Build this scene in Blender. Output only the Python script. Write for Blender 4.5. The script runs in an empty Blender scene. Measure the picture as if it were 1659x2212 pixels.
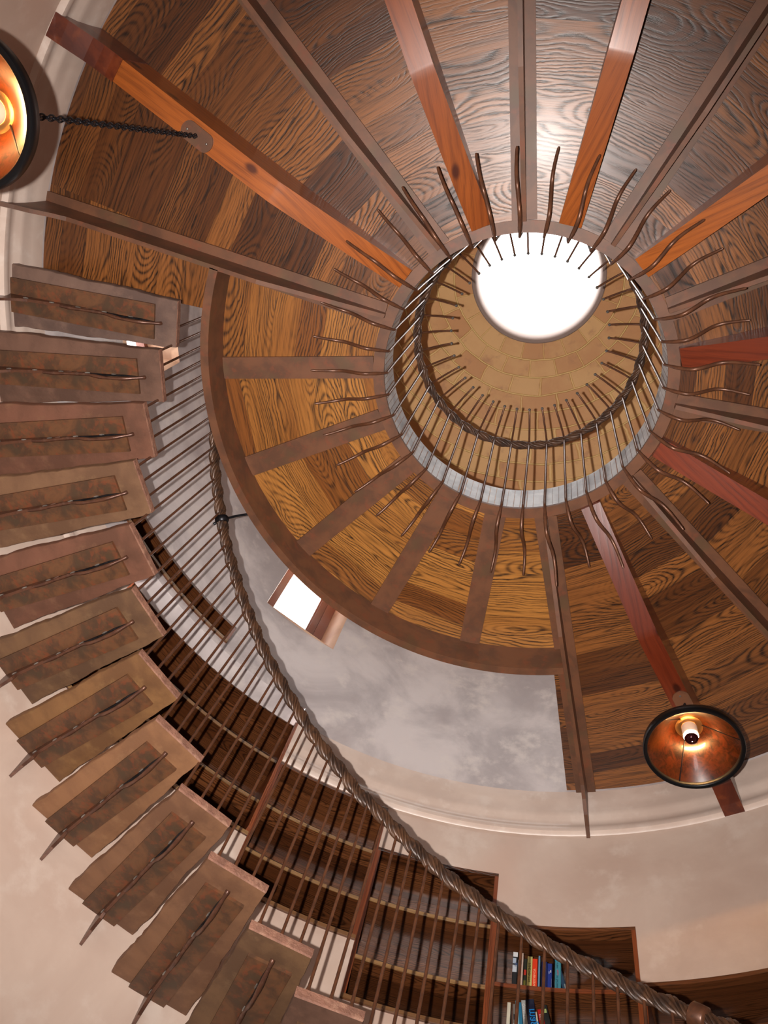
import bpy, math, random
from math import sin, cos, radians as R_, pi, sqrt, atan2, degrees
from mathutils import Vector, Matrix, noise as mn
random.seed(7)
SC = bpy.context.scene
COL = SC.collection

# ------------------------------------------------------------------ numbers of the place (metres; z = 0 is the camera's height)
AX_FLOOR = -1.45          # ground floor
Z_C = 4.0                 # underside of the gallery boards
Z_T = 4.22                # top of the gallery floor
R_W = 2.49                # lower wall
R_U = 2.44                # upper wall
R_IN = 0.66               # round well in the gallery floor
R_OP = 1.50               # curved trimmer of the stair opening
OP0, OP1 = 80.3, 190.0    # stair opening, azimuths

def P(r, a, z):
    a = R_(a); return Vector((r*cos(a), r*sin(a), z))

# ------------------------------------------------------------------ node helpers
class NT:
    def __init__(s, mat):
        s.t = mat.node_tree; s.n = s.t.nodes; s.l = s.t.links
    def new(s, typ, **kw):
        n = s.n.new(typ)
        for k, v in kw.items(): setattr(n, k, v)
        return n
    def set(s, sock, v):
        if isinstance(v, bpy.types.NodeSocket): s.l.new(v, sock)
        elif v is not None: sock.default_value = v
    def m(s, op, a, b=None, c=None, clamp=False):
        n = s.new('ShaderNodeMath', operation=op); n.use_clamp = clamp
        s.set(n.inputs[0], a)
        if b is not None: s.set(n.inputs[1], b)
        if c is not None: s.set(n.inputs[2], c)
        return n.outputs[0]
    def xyz(s, x=0., y=0., z=0.):
        n = s.new('ShaderNodeCombineXYZ')
        for i, v in enumerate((x, y, z)): s.set(n.inputs[i], v)
        return n.outputs[0]
    def noise(s, vec, scale=1., detail=3., rough=.55, dist=0.):
        n = s.new('ShaderNodeTexNoise'); s.set(n.inputs['Vector'], vec)
        n.inputs['Scale'].default_value = scale; n.inputs['Detail'].default_value = detail
        n.inputs['Roughness'].default_value = rough; n.inputs['Distortion'].default_value = dist
        return n.outputs['Fac']
    def mix(s, f, a, b):
        n = s.new('ShaderNodeMix', data_type='RGBA')
        s.set(n.inputs[0], f); s.set(n.inputs[6], a); s.set(n.inputs[7], b)
        return n.outputs[2]
    def ramp(s, f, lo, hi):
        n = s.new('ShaderNodeMapRange'); n.interpolation_type = 'SMOOTHSTEP'
        s.set(n.inputs[0], f); n.inputs[1].default_value = lo; n.inputs[2].default_value = hi
        return n.outputs[0]

def c4(c): return (c[0], c[1], c[2], 1.)
def srgb(r, g, b):
    f = lambda x: (x/255/12.92 if x/255 <= .04045 else ((x/255+.055)/1.055)**2.4)
    return (f(r), f(g), f(b), 1.)

def mat_new(name):
    m = bpy.data.materials.new(name); m.use_nodes = True
    t = NT(m); b = t.n['Principled BSDF']
    return m, t, b

def plain(name, col, rough=.5, metal=0., emis=None, es=0., coat=0., spec=None):
    m, t, b = mat_new(name)
    b.inputs['Base Color'].default_value = c4(col); b.inputs['Roughness'].default_value = rough
    b.inputs['Metallic'].default_value = metal; b.inputs['Coat Weight'].default_value = coat
    if spec is not None: b.inputs['Specular IOR Level'].default_value = spec
    if emis: b.inputs['Emission Color'].default_value = c4(emis); b.inputs['Emission Strength'].default_value = es
    return m

def bump(t, b, h, strength=.3, dist=.002):
    n = t.new('ShaderNodeBump'); n.inputs['Strength'].default_value = strength; n.inputs['Distance'].default_value = dist
    t.l.new(h, n.inputs['Height']); t.l.new(n.outputs[0], b.inputs['Normal'])

def wood(name, light, mid, dark, plank=None, ring=.011, strength=.8, rough=.42, coat=.0, knots=False, arch=.20, tone=.5, fib=.35):
    """oak or pine figure cut from growth rings; u runs along the grain, v across it (both in metres)"""
    m, t, b = mat_new(name)
    uv = t.new('ShaderNodeUVMap').outputs[0]
    sp = t.new('ShaderNodeSeparateXYZ'); t.l.new(uv, sp.inputs[0])
    u, v = sp.outputs[0], sp.outputs[1]
    sec = t.m('ROUND', t.m('DIVIDE', u, 20.))
    if plank:
        q = t.m('DIVIDE', v, plank); pid = t.m('FLOOR', q)
        fr = t.m('SUBTRACT', q, pid)
        vv = t.m('MULTIPLY', t.m('SUBTRACT', fr, .5), plank)
    else:
        pid = 0.; vv = v
    wn = t.new('ShaderNodeTexWhiteNoise', noise_dimensions='2D')
    t.l.new(t.xyz(pid, sec, 0.), wn.inputs['Vector'])
    rs = t.new('ShaderNodeSeparateColor'); t.l.new(wn.outputs['Color'], rs.inputs[0])
    r1, r2, r3 = rs.outputs[0], rs.outputs[1], rs.outputs[2]
    u2 = t.m('ADD', u, t.m('MULTIPLY', r2, 13.))
    cen = t.m('MULTIPLY', t.m('SUBTRACT', r1, .5), (plank or .1)*1.5)
    n1 = t.noise(t.xyz(t.m('MULTIPLY', u2, 3.), t.m('MULTIPLY', vv, 7.), r3), 1., 2.)
    n2 = t.noise(t.xyz(t.m('MULTIPLY', u2, 9.), t.m('MULTIPLY', vv, 40.), r3), 1., 2.)
    n3 = t.noise(t.xyz(t.m('MULTIPLY', u2, 38.), t.m('MULTIPLY', vv, 55.), r3), 1., 3., .6)
    wob = t.m('ADD', t.m('MULTIPLY', t.m('SUBTRACT', n1, .5), .065), t.m('MULTIPLY', t.m('SUBTRACT', n2, .5), .014))
    wob = t.m('ADD', wob, t.m('MULTIPLY', t.m('SUBTRACT', n3, .5), .007))
    a = t.m('ADD', t.m('SUBTRACT', vv, cen), wob)
    hn = t.noise(t.xyz(t.m('MULTIPLY', u2, 1.05), r3, 3.), 1., 1.)
    h = t.m('MULTIPLY', t.m('ADD', t.m('SUBTRACT', hn, .5), t.m('MULTIPLY', t.m('MULTIPLY', r1, r1), .25)), arch*2.)
    d = t.m('SQRT', t.m('ADD', t.m('MULTIPLY', a, a), t.m('MULTIPLY', h, h)))
    s = t.m('SINE', t.m('MULTIPLY', d, 2*pi/ring))
    line = t.m('POWER', t.m('MULTIPLY_ADD', s, .5, .5), 2.2)
    fiber = t.noise(t.xyz(t.m('MULTIPLY', u2, 7.), t.m('MULTIPLY', v, 260.), 0.), 1., 3., .65)
    fiber2 = t.noise(t.xyz(t.m('MULTIPLY', u2, 2.), t.m('MULTIPLY', v, 60.), 5.), 1., 3., .65)
    patch = t.noise(t.xyz(t.m('MULTIPLY', u2, 1.1), t.m('MULTIPLY', v, 5.), 9.), 1., 2.)
    ls = t.m('MULTIPLY', line, t.ramp(t.m('ADD', patch, t.m('MULTIPLY', fiber2, .5)), .5, .86))
    ls = t.m('MULTIPLY', ls, t.m('MULTIPLY_ADD', t.ramp(fiber, .3, .6), .7, .4))
    tonev = t.m('ADD', t.m('MULTIPLY', r3, tone), t.m('MULTIPLY', patch, 1.-tone), clamp=True)
    base = t.mix(t.ramp(tonev, .2, .75), c4(mid), c4(light))
    base = t.mix(t.m('MULTIPLY', t.ramp(fiber2, .42, .7), fib), base, c4(dark))
    base = t.mix(t.m('MULTIPLY', t.ramp(fiber, .5, .72), fib), base, c4(dark))
    col = t.mix(t.m('MULTIPLY', ls, strength, clamp=True), base, c4(dark))
    if knots:
        vo = t.new('ShaderNodeTexVoronoi', voronoi_dimensions='2D'); vo.inputs['Scale'].default_value = 2.6
        t.l.new(t.xyz(t.m('MULTIPLY', u2, .75), t.m('MULTIPLY', v, 1.3), 0.), vo.inputs['Vector'])
        k = t.m('SUBTRACT', 1., t.ramp(vo.outputs['Distance'], .03, .085))
        col = t.mix(t.m('MULTIPLY', k, .85), col, c4((dark[0]*.7, dark[1]*.5, dark[2]*.5)))
    if plank:
        e = t.m('MINIMUM', fr, t.m('SUBTRACT', 1., fr))
        j = t.m('SUBTRACT', 1., t.ramp(e, .0, .012))
        col = t.mix(t.m('MULTIPLY', j, .6), col, c4((dark[0]*.4, dark[1]*.4, dark[2]*.4)))
    t.l.new(col, b.inputs['Base Color'])
    b.inputs['Roughness'].default_value = rough; b.inputs['Coat Weight'].default_value = coat
    b.inputs['Coat Roughness'].default_value = .18
    bump(t, b, t.m('SUBTRACT', t.m('MULTIPLY', fiber, -.4), ls), .35, .0002 if knots else .0011)
    return m

def mottled(name, cols, scale=6., rough=.5, metal=0., bumpk=.15, bd=.002, coat=0., detail=5., spec=None, sharp=(.38, .62)):
    """two or three pigments mottled into each other"""
    m, t, b = mat_new(name)
    tc = t.new('ShaderNodeTexCoord').outputs['Object']
    n1 = t.noise(tc, scale, detail, .6, .4); n2 = t.noise(tc, scale*2.7, detail, .6)
    col = t.mix(t.ramp(n1, *sharp), c4(cols[0]), c4(cols[1]))
    if len(cols) > 2: col = t.mix(t.m('MULTIPLY', t.ramp(n2, .52, .7), .75), col, c4(cols[2]))
    if len(cols) > 3:
        n3 = t.noise(tc, scale*.9, 2., .5); col = t.mix(t.m('MULTIPLY', t.ramp(n3, .55, .72), .7), col, c4(cols[3]))
    t.l.new(col, b.inputs['Base Color'])
    b.inputs['Roughness'].default_value = rough; b.inputs['Metallic'].default_value = metal; b.inputs['Coat Weight'].default_value = coat
    if spec is not None: b.inputs['Specular IOR Level'].default_value = spec
    n4 = t.noise(tc, scale*9, 4., .65)
    bump(t, b, n4, bumpk, bd)
    return m

def S(*a): return srgb(*a)[:3]
M = {}
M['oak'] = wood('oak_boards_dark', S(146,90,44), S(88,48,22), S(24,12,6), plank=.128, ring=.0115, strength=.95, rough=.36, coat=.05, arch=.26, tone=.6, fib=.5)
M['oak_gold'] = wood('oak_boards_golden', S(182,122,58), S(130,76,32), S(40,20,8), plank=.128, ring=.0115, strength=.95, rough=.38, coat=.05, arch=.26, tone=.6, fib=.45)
M['pine_red'] = wood('red_pine_timber', S(126,52,26), S(92,34,16), S(48,16,8), ring=.03, strength=.35, rough=.3, coat=.3, knots=True, arch=.1, fib=.25)
M['pine'] = wood('pine_timber', S(170,92,34), S(130,62,22), S(66,24,10), ring=.03, strength=.35, rough=.38, coat=.2, knots=True, arch=.1, fib=.3)
M['case'] = wood('bookcase_oak', S(124,74,42), S(82,44,22), S(24,11,6), plank=.16, ring=.010, strength=.8, rough=.3, coat=.35, arch=.16)
M['caseedge'] = wood('bookcase_edge', S(166,128,82), S(126,88,54), S(76,44,24), ring=.01, strength=.3, rough=.3, coat=.4)
M['caseside'] = wood('bookcase_side', S(150,78,40), S(116,56,28), S(60,24,10), ring=.012, strength=.5, rough=.35, coat=.3)
M['pinedark'] = mottled('dark_timber_end', [S(104,44,20), S(74,28,14), S(120,56,24)], 6., .35, 0., .1, .001, coat=.25)
M['steel'] = mottled('brown_steel', [S(112,72,48), S(92,60,42), S(120,66,42), S(94,70,46)], 7., .52, .0, .08, .001, coat=.05)
M['plate'] = mottled('rust_plate', [S(108,72,46), S(78,54,38), S(122,64,38), S(76,60,42)], 11., .5, .1, .15, .001)
M['web'] = mottled('web_steel', [S(104,68,50), S(84,54,42), S(112,84,70)], 14., .34, .35, .3, .0015)
M['iron'] = mottled('baluster_iron', [S(112,72,50), S(92,60,44), S(84,58,46)], 20., .34, .3, .1, .0008)
M['rail'] = mottled('rope_rail', [S(92,64,46), S(62,46,38), S(104,72,52)], 16., .4, .15, .15, .001)
M['dkiron'] = mottled('dark_iron', [S(40,38,42), S(26,26,30)], 20., .35, .6, .2, .001)
M['ringiron'] = mottled('ring_iron', [S(150,146,140), S(124,118,112), S(116,92,78)], 24., .26, .6, .05, .0005)
M['plaster'] = mottled('rose_plaster', [S(222,200,184), S(204,178,162), S(228,210,196), S(212,180,162)], 1.6, .42, 0., .12, .003, detail=6., sharp=(.3, .7))
M['uplaster'] = mottled('grey_plaster', [S(226,216,214), S(182,172,172), S(232,222,216), S(168,154,154)], 1.9, .4, 0., .12, .003, detail=7., sharp=(.34, .66))
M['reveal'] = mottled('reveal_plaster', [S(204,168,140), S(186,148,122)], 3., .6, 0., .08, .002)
M['cove'] = mottled('cove_plaster', [S(224,204,190), S(210,188,174), S(230,214,202)], 3., .34, 0., .08, .002, sharp=(.3, .7))
M['fascia'] = mottled('grey_fascia', [S(206,208,210), S(172,174,178), S(220,220,220)], 6., .4, 0., .1, .002)
stones = {
 'grey purple': [S(132,110,102), S(104,86,82), S(146,122,112)],
 'plum brown': [S(126,98,86), S(100,76,66), S(138,106,92)],
 'reddish brown': [S(134,94,78), S(108,76,62), S(142,108,86)],
 'tan brown': [S(140,110,86), S(118,90,70), S(150,122,94)],
 'olive brown': [S(130,102,76), S(102,78,60), S(142,116,88)],
 'ochre': [S(150,114,76), S(120,88,60), S(158,126,86)],
 'sandy tan': [S(166,126,94), S(142,106,80), S(172,136,104)],
 'warm brown': [S(148,112,86), S(122,90,70), S(154,120,96)]}
dk_ = lambda c: (c[0]*.76, c[1]*.67, c[2]*.58)
ST = {k: mottled('stone_' + k.replace(' ', '_'), [dk_(c) for c in v], 3.2, .62, 0., .5, .004, detail=7.) for k, v in stones.items()}
M['stone_edge'] = mottled('stone_edge', [S(152,108,88), S(124,86,70), S(164,124,102)], 9., .7, 0., .9, .006)
M['mica'] = None

# dome of stone slips: u counts slips round the course, v counts courses
def dome_mat():
    m, t, b = mat_new('dome_stone')
    uv = t.new('ShaderNodeUVMap').outputs[0]
    pos = t.new('ShaderNodeNewGeometry').outputs['Position']
    wob = t.noise(pos, 3.2, 3.)
    ofs = t.m('MULTIPLY', t.m('SUBTRACT', wob, .5), .32)
    sp = t.new('ShaderNodeSeparateXYZ'); t.l.new(uv, sp.inputs[0])
    v = t.m('ADD', sp.outputs[1], ofs); row = t.m('FLOOR', v); fv = t.m('SUBTRACT', v, row)
    u = t.m('ADD', t.m('ADD', sp.outputs[0], t.m('MULTIPLY', row, .43)), t.m('MULTIPLY', ofs, .8))
    cu = t.m('FLOOR', u); fu = t.m('SUBTRACT', u, cu)
    wn = t.new('ShaderNodeTexWhiteNoise', noise_dimensions='2D'); t.l.new(t.xyz(cu, row), wn.inputs['Vector'])
    ev = t.m('MINIMUM', fv, t.m('SUBTRACT', 1., fv)); eu = t.m('MINIMUM', fu, t.m('SUBTRACT', 1., fu))
    mort = t.m('MAXIMUM', t.m('SUBTRACT', 1., t.ramp(ev, .012, .06)), t.m('MULTIPLY', t.m('SUBTRACT', 1., t.ramp(eu, .01, .04)), .55))
    n = t.noise(pos, 5., 5., .6)
    f = t.m('ADD', t.m('MULTIPLY', wn.outputs['Value'], .5), t.m('MULTIPLY', n, .5))
    col = t.mix(t.ramp(f, .3, .7), srgb(224,174,110), srgb(204,144,86))
    col = t.mix(t.m('MULTIPLY', t.ramp(t.noise(pos, 9., 4.), .55, .75), .6), col, srgb(176,120,76))
    col = t.mix(t.m('MULTIPLY', mort, .8), col, srgb(250,214,140))
    t.l.new(col, b.inputs['Base Color']); b.inputs['Roughness'].default_value = .55
    bump(t, b, t.m('ADD', mort, t.m('MULTIPLY', n, .5)), .7, .012)
    return m
M['dome'] = dome_mat()

def mica_mat():
    m, t, b = mat_new('mica_shade')
    tc = t.new('ShaderNodeTexCoord').outputs['Object']
    n = t.noise(tc, 28., 6., .7, .8); n2 = t.noise(tc, 7., 3.)
    col = t.mix(t.ramp(n, .36, .66), srgb(84,36,10), srgb(28,10,4))
    col = t.mix(t.m('MULTIPLY', t.ramp(n2, .5, .7), .4), col, srgb(116,60,20))
    t.l.new(col, b.inputs['Base Color']); b.inputs['Roughness'].default_value = .3
    b.inputs['Coat Weight'].default_value = .5
    tr = t.new('ShaderNodeBsdfTranslucent'); t.l.new(col, tr.inputs['Color'])
    mx = t.new('ShaderNodeMixShader'); mx.inputs[0].default_value = .3
    out = t.n['Material Output']
    t.l.new(b.outputs[0], mx.inputs[1]); t.l.new(tr.outputs[0], mx.inputs[2]); t.l.new(mx.outputs[0], out.inputs[0])
    return m
M['mica'] = mica_mat()
M['black'] = plain('black_rim', S(24,24,26), .35, .5)
M['brass'] = plain('brass_cup', S(196,140,80), .3, .8)
M['socket'] = plain('cream_socket', S(226,206,184), .45)
M['bulbtip'] = plain('bulb_tip', S(70,30,34), .12, .7)
M['winframe'] = plain('window_wood', S(118,56,32), .35, coat=.3)
M['soil'] = mottled('flagstone', [S(96,76,60), S(76,58,46), S(106,88,72)], 2.5, .6, 0., .2, .003)
def glass():
    m, t, b = mat_new('pane_glass')
    tr = t.new('ShaderNodeBsdfTransparent'); gl = t.new('ShaderNodeBsdfGlossy'); gl.inputs['Roughness'].default_value = .02
    mx = t.new('ShaderNodeMixShader'); mx.inputs[0].default_value = .06
    t.l.new(tr.outputs[0], mx.inputs[1]); t.l.new(gl.outputs[0], mx.inputs[2]); t.l.new(mx.outputs[0], t.n['Material Output'].inputs[0])
    return m
M['glass'] = glass()

# ------------------------------------------------------------------ object helpers
def thing(name, label, cat, loc=(0, 0, 0), rotz=0., group=None):
    o = bpy.data.objects.new(name, None); o.empty_display_size = .05
    COL.objects.link(o); o.location = loc; o.rotation_euler = (0, 0, rotz)
    o['label'] = label; o['category'] = cat
    if group: o['group'] = group
    return o

def tag(o, label, cat, group=None):
    o['label'] = label; o['category'] = cat
    if group: o['group'] = group
    return o

def obj(name, vf, mat, parent=None, world=True, uvf=None, smooth=None, root=None, label=None):
    """one mesh object. world=True: points are given in world space and moved into the root thing's frame."""
    vs, fs = vf
    vs = [Vector(v) for v in vs]
    loc = None
    rt = root or parent
    if parent is None and world:
        mn_ = Vector((min(v.x for v in vs), min(v.y for v in vs), min(v.z for v in vs)))
        mx_ = Vector((max(v.x for v in vs), max(v.y for v in vs), max(v.z for v in vs)))
        loc = Vector(((mn_.x+mx_.x)/2, (mn_.y+mx_.y)/2, mn_.z))
    raw = vs
    if parent is not None and world:
        top = rt
        while top.parent: top = top.parent
        mt = Matrix.Rotation(-top.rotation_euler.z, 4, 'Z') @ Matrix.Translation(-Vector(top.location))
        vs = [mt @ v for v in vs]
    elif loc is not None:
        vs = [v - loc for v in vs]
    me = bpy.data.meshes.new(name); me.from_pydata([tuple(v) for v in vs], [], fs)
    if uvf:
        ul = me.uv_layers.new(name='UVMap'); k = 0
        for p in me.polygons:
            for li in p.loop_indices:
                vi = me.loops[li].vertex_index
                ul.data[li].uv = uvf(raw[vi], p)
    me.update()
    if smooth is not None:
        for p in me.polygons: p.use_smooth = True
        me.set_sharp_from_angle(angle=R_(smooth))
    mats = mat if isinstance(mat, (list, tuple)) else [mat]
    for q in mats: me.materials.append(q)
    o = bpy.data.objects.new(name, me); COL.objects.link(o)
    if loc is not None: o.location = loc
    if parent is not None: o.parent = parent
    if label: o['label'] = label
    return o

def struct(name, vf, mat, **k):
    o = obj(name, vf, mat, **k); o['kind'] = 'structure'; return o

def join(parts):
    V, F = [], []
    for v, f in parts:
        n = len(V); V += list(v); F += [tuple(i+n for i in q) for q in f]
    return V, F

def boxpts(c, ax, hx, ay, hy, az, hz):
    c = Vector(c); ax, ay, az = Vector(ax), Vector(ay), Vector(az)
    V = [c + ax*hx*i + ay*hy*j + az*hz*k for k in (-1, 1) for j in (-1, 1) for i in (-1, 1)]
    F = [(0, 2, 3, 1), (4, 5, 7, 6), (0, 1, 5, 4), (2, 6, 7, 3), (0, 4, 6, 2), (1, 3, 7, 5)]
    return V, F

def curved(r0, r1, a0, a1, z0, z1, step=1.5):
    """solid block bent round the tower axis"""
    n = max(1, int(abs(a1-a0)/step + .999)); V, F = [], []
    for i in range(n+1):
        a = a0 + (a1-a0)*i/n
        V += [P(r0, a, z0), P(r1, a, z0), P(r1, a, z1), P(r0, a, z1)]
    for i in range(n):
        b = 4*i
        for j in range(4):
            F.append((b+j, b+(j+1) % 4, b+4+(j+1) % 4, b+4+j))
    F += [(3, 2, 1, 0), (4*n, 4*n+1, 4*n+2, 4*n+3)]
    return V, F

def lathe(prof, a0=0., a1=360., n=96, cx=0., cy=0., close=True):
    """surface of revolution; prof = [(r, z)...]"""
    full = abs(a1-a0-360.) < 1e-6; V, F = [], []; m = len(prof)
    k = n if full else n+1
    for i in range(k):
        a = R_(a0 + (a1-a0)*i/n)
        for r, z in prof: V.append(Vector((cx+r*cos(a), cy+r*sin(a), z)))
    for i in range(n):
        i2 = (i+1) % k
        for j in range(m-1):
            F.append((i*m+j, i2*m+j, i2*m+j+1, i*m+j+1))
    return V, F

def tube(pts, rad, n=8, caps=True):
    pts = [Vector(p) for p in pts]; V, F = [], []; N = len(pts)
    rads = rad if isinstance(rad, (list, tuple)) else [rad]*N
    up = Vector((0, 0, 1)); prev = None
    for i, p in enumerate(pts):
        d = (pts[min(i+1, N-1)] - pts[max(i-1, 0)]).normalized()
        if prev is None:
            x = d.cross(up);
            if x.length < .2: x = d.cross(Vector((1, 0, 0)))
        else: x = prev - d*prev.dot(d)
        x.normalize(); prev = x; y = d.cross(x)
        for k in range(n):
            a = 2*pi*k/n; V.append(p + (x*cos(a) + y*sin(a))*rads[i])
    for i in range(N-1):
        for k in range(n):
            F.append((i*n+k, i*n+(k+1) % n, (i+1)*n+(k+1) % n, (i+1)*n+k))
    if caps: F += [tuple(range(n-1, -1, -1)), tuple((N-1)*n+k for k in range(n))]
    return V, F

def rope(pts, rad, pitch, lobes=7, flat=.72, n=28, closed=False, lobe=.16):
    """twisted bar: an oval, fluted section that turns as it runs along the path"""
    pts = [Vector(p) for p in pts]; V, F = [], []; N = len(pts); s = 0.
    up = Vector((0, 0, 1))
    L = sum((pts[(i+1) % N]-pts[i]).length for i in range(N if closed else N-1))
    if closed: pitch = L/round(L/pitch)
    for i, p in enumerate(pts):
        if closed: d = (pts[(i+1) % N]-pts[i-1]).normalized()
        else: d = (pts[min(i+1, N-1)]-pts[max(i-1, 0)]).normalized()
        if i: s += (p-pts[i-1]).length
        x = d.cross(up).normalized(); y = d.cross(x); tw = 2*pi*s/pitch
        for k in range(n):
            a = 2*pi*k/n
            rr = rad*(1 - lobe*(.5+.5*cos(lobes*a))**3*1.0)
            u, w = rr*cos(a), rr*sin(a)*flat
            u, w = u*cos(tw)-w*sin(tw), u*sin(tw)+w*cos(tw)
            V.append(p + x*u + y*w)
    M_ = N if closed else N-1
    for i in range(M_):
        j = (i+1) % N
        for k in range(n): F.append((i*n+k, i*n+(k+1) % n, j*n+(k+1) % n, j*n+k))
    if not closed: F += [tuple(range(n-1, -1, -1)), tuple((N-1)*n+k for k in range(n))]
    return V, F

def smoothpath(pts, k=4):
    """Catmull-Rom through the points"""
    pts = [Vector(p) for p in pts]; out = []
    for i in range(len(pts)-1):
        p0, p1, p2, p3 = pts[max(i-1, 0)], pts[i], pts[i+1], pts[min(i+2, len(pts)-1)]
        for j in range(k):
            t = j/k
            out.append(.5*((2*p1)+(p2-p0)*t+(2*p0-5*p1+4*p2-p3)*t*t+(3*p1-p0-3*p2+p3)*t**3))
    out.append(pts[-1]); return out

def extrude_poly(poly, o, ex, ez, ey, w):
    """polygon in the (ex, ez) plane through o, thickened by w along ey"""
    o, ex, ey, ez = Vector(o), Vector(ex), Vector(ey), Vector(ez); n = len(poly)
    V = [o + ex*s + ez*z - ey*(w/2) for s, z in poly] + [o + ex*s + ez*z + ey*(w/2) for s, z in poly]
    F = [tuple(range(n)), tuple(range(2*n-1, n-1, -1))] + [(i, i+n, (i+1) % n + n, (i+1) % n) for i in range(n)]
    return V, F
UPV = Vector((0, 0, 1))

# ------------------------------------------------------------------ beams: where each one runs
# (key, kind, azimuth at the ring, radius 2, azimuth there)
BEAMS = [('s2', 'steel', -156.8, 2.47, -161.9), ('t1', 'timber', -140.8, 1.58, -143.0), ('s16', 'steel', -124.5, 1.95, -127.7),
         ('t15', 'timber', -107.4, 1.275, -109.5), ('s14', 'steel', -92.6, 1.555, -93.6), ('t13', 'timber', -76.6, 1.54, -77.6),
         ('s12', 'steel', -60.1, 1.67, -60.6), ('t11', 'timber', -47.2, 1.255, -44.75), ('s10', 'steel', -29.0, 1.14, -27.4),
         ('t9', 'timber', -10.7, 1.03, -12.3), ('s8', 'steel', 7.0, 1.13, 7.1), ('t7', 'timber', 23.8, 1.25, 23.85),
         ('s6', 'steel', 39.15, 1.75, 42.5), ('t5', 'timber', 58.3, 2.485, 60.1), ('s4', 'steel', 76.8, 2.48, 77.8)]
STRAPS = [('p5', 97.05, 97.26), ('p4', 118.04, 117.57), ('p3', 139.37, 138.18), ('p2', 160.6, 158.86), ('p1', 181.93, 179.44)]
R0 = .705
def beam_line(a1, r2, a2):
    A = P(R0, a1, 0); B = P(r2, a2, 0); d = (B-A).normalized()
    # run on to the wall
    b = 2*A.dot(d); c = A.dot(A)-R_W**2; L = (-b+sqrt(b*b-4*c))/2
    return A, d, L

# ------------------------------------------------------------------ gallery floor boards (the ceiling of the room below)
def sector(a0, a1, r0, r1, idx, z0=Z_C, z1=Z_T):
    """one bay of boards; boards lie square to the bay's bisector"""
    n = max(2, int((a1-a0)/1.5)); V, F = [], []
    for i in range(n+1):
        a = a0 + (a1-a0)*i/n
        V += [P(r0, a, z0), P(r1, a, z0), P(r1, a, z1), P(r0, a, z1)]
    for i in range(n):
        b = 4*i
        for j in range(4): F.append((b+j, b+4+j, b+4+(j+1) % 4, b+(j+1) % 4))
    F += [(0, 1, 2, 3), (4*n+3, 4*n+2, 4*n+1, 4*n)]
    bis = R_((a0+a1)/2); e = Vector((cos(bis), sin(bis), 0)); tt = Vector((-sin(bis), cos(bis), 0))
    uv = [(20.*idx + v.dot(tt), v.dot(e) + idx*.037 + (.03 if v.z > z0+.01 else 0)) for v in V]
    return V, F, uv
# centre azimuths near mid radius used as bay edges (hidden behind the beams)
edges = [('s2', -159.8), ('t1', -142.6), ('s16', -126.6), ('t15', -109.2), ('s14', -93.4), ('t13', -77.3), ('s12', -60.5), ('t11', -45.0),
         ('s10', -27.6), ('t9', -11.6), ('s8', 7.05), ('t7', 23.85), ('s6', 41.6), ('t5', 59.3), ('s4', 77.4)]
bays = []
for i in range(len(edges)-1): bays.append((edges[i][1], edges[i+1][1], R_IN, 2.47))
bays.append((77.4, OP1-360+360 and OP0, 1.50, 2.47))            # sliver of boards between the steel beam and the stair opening
bays.append((OP1-360, -159.8, 1.50, 2.47))                      # boards between the opening and the far steel beam
se = [77.2, 97.2, 117.8, 138.8, 159.7, 180.6, 201.0]
for i in range(6): bays.append((se[i], se[i+1], R_IN, 1.51))
V, F, UV = [], [], []
for k, (a0, a1, r0, r1) in enumerate(bays):
    v, f, u = sector(a0, a1, r0, r1, k+1); n = len(V); V += v; UV += u; F += [tuple(i+n for i in q) for q in f]
me = bpy.data.meshes.new('ceiling'); me.from_pydata([tuple(v) for v in V], [], F)
ul = me.uv_layers.new(name='UVMap')
for p in me.polygons:
    for li in p.loop_indices: ul.data[li].uv = UV[me.loops[li].vertex_index]
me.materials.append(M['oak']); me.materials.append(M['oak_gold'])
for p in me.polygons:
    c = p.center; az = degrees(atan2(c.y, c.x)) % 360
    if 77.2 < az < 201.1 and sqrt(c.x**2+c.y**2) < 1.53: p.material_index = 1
ceil = bpy.data.objects.new('ceiling', me); COL.objects.link(ceil); ceil['kind'] = 'structure'
ceil['label'] = 'oak boards of the round gallery floor seen from below'

# ------------------------------------------------------------------ walls
NICHE = {'A': (133.4, 163., 4.18, 4.35), 'B': (118.75, 149., 3.10, 3.99), 'C': (103.4, 118.75, 2.80, 3.67), 'D': (88.5, 103.4, 2.50, 3.38),
         'E': (73.15, 88.5, 2.20, 3.08), 'F': (46., 73.15, 1.90, 2.78)}
WIN = {1: (118.6, 131.6, 4.80, 5.60), 2: (170.9, 187.0, 4.80, 5.52)}
ADDED_WIN = (-101., -79., -.2, .8)  # opening of the unseen window added behind the camera for light
def wall_grid(Rw, z0, z1, holes, da=2.0, dz=.25, prof=None):
    az = set([round(-180+da*i, 4) for i in range(int(360/da))]); zz = set([z0, z1]); z = z0
    while z < z1: zz.add(round(z, 4)); z += dz
    for a, b, c, d in holes:
        az |= {round((a+180) % 360-180, 4), round((b+180) % 360-180, 4)}; zz |= {c, d}
    zz = sorted(q for q in zz if z0 <= q <= z1); az = sorted(az); V, F = [], []; nz = len(zz)
    for a in az:
        for z in zz:
            rr = Rw(z) if callable(Rw) else Rw
            V.append(P(rr, a, z))
    for i in range(len(az)):
        j = (i+1) % len(az); am = (az[i] + (az[j] if j else 180.))/2
        for k in range(nz-1):
            zm = (zz[k]+zz[k+1])/2
            if any(((am-a) % 360) < (b-a) and c < zm < d for a, b, c, d in holes): continue
            F.append((i*nz+k, i*nz+k+1, j*nz+k+1, j*nz+k))
    return V, F
struct('wall_lower', wall_grid(R_W, AX_FLOOR, 3.71, list(NICHE.values())[1:] + [ADDED_WIN]), M['plaster'], smooth=40)
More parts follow.
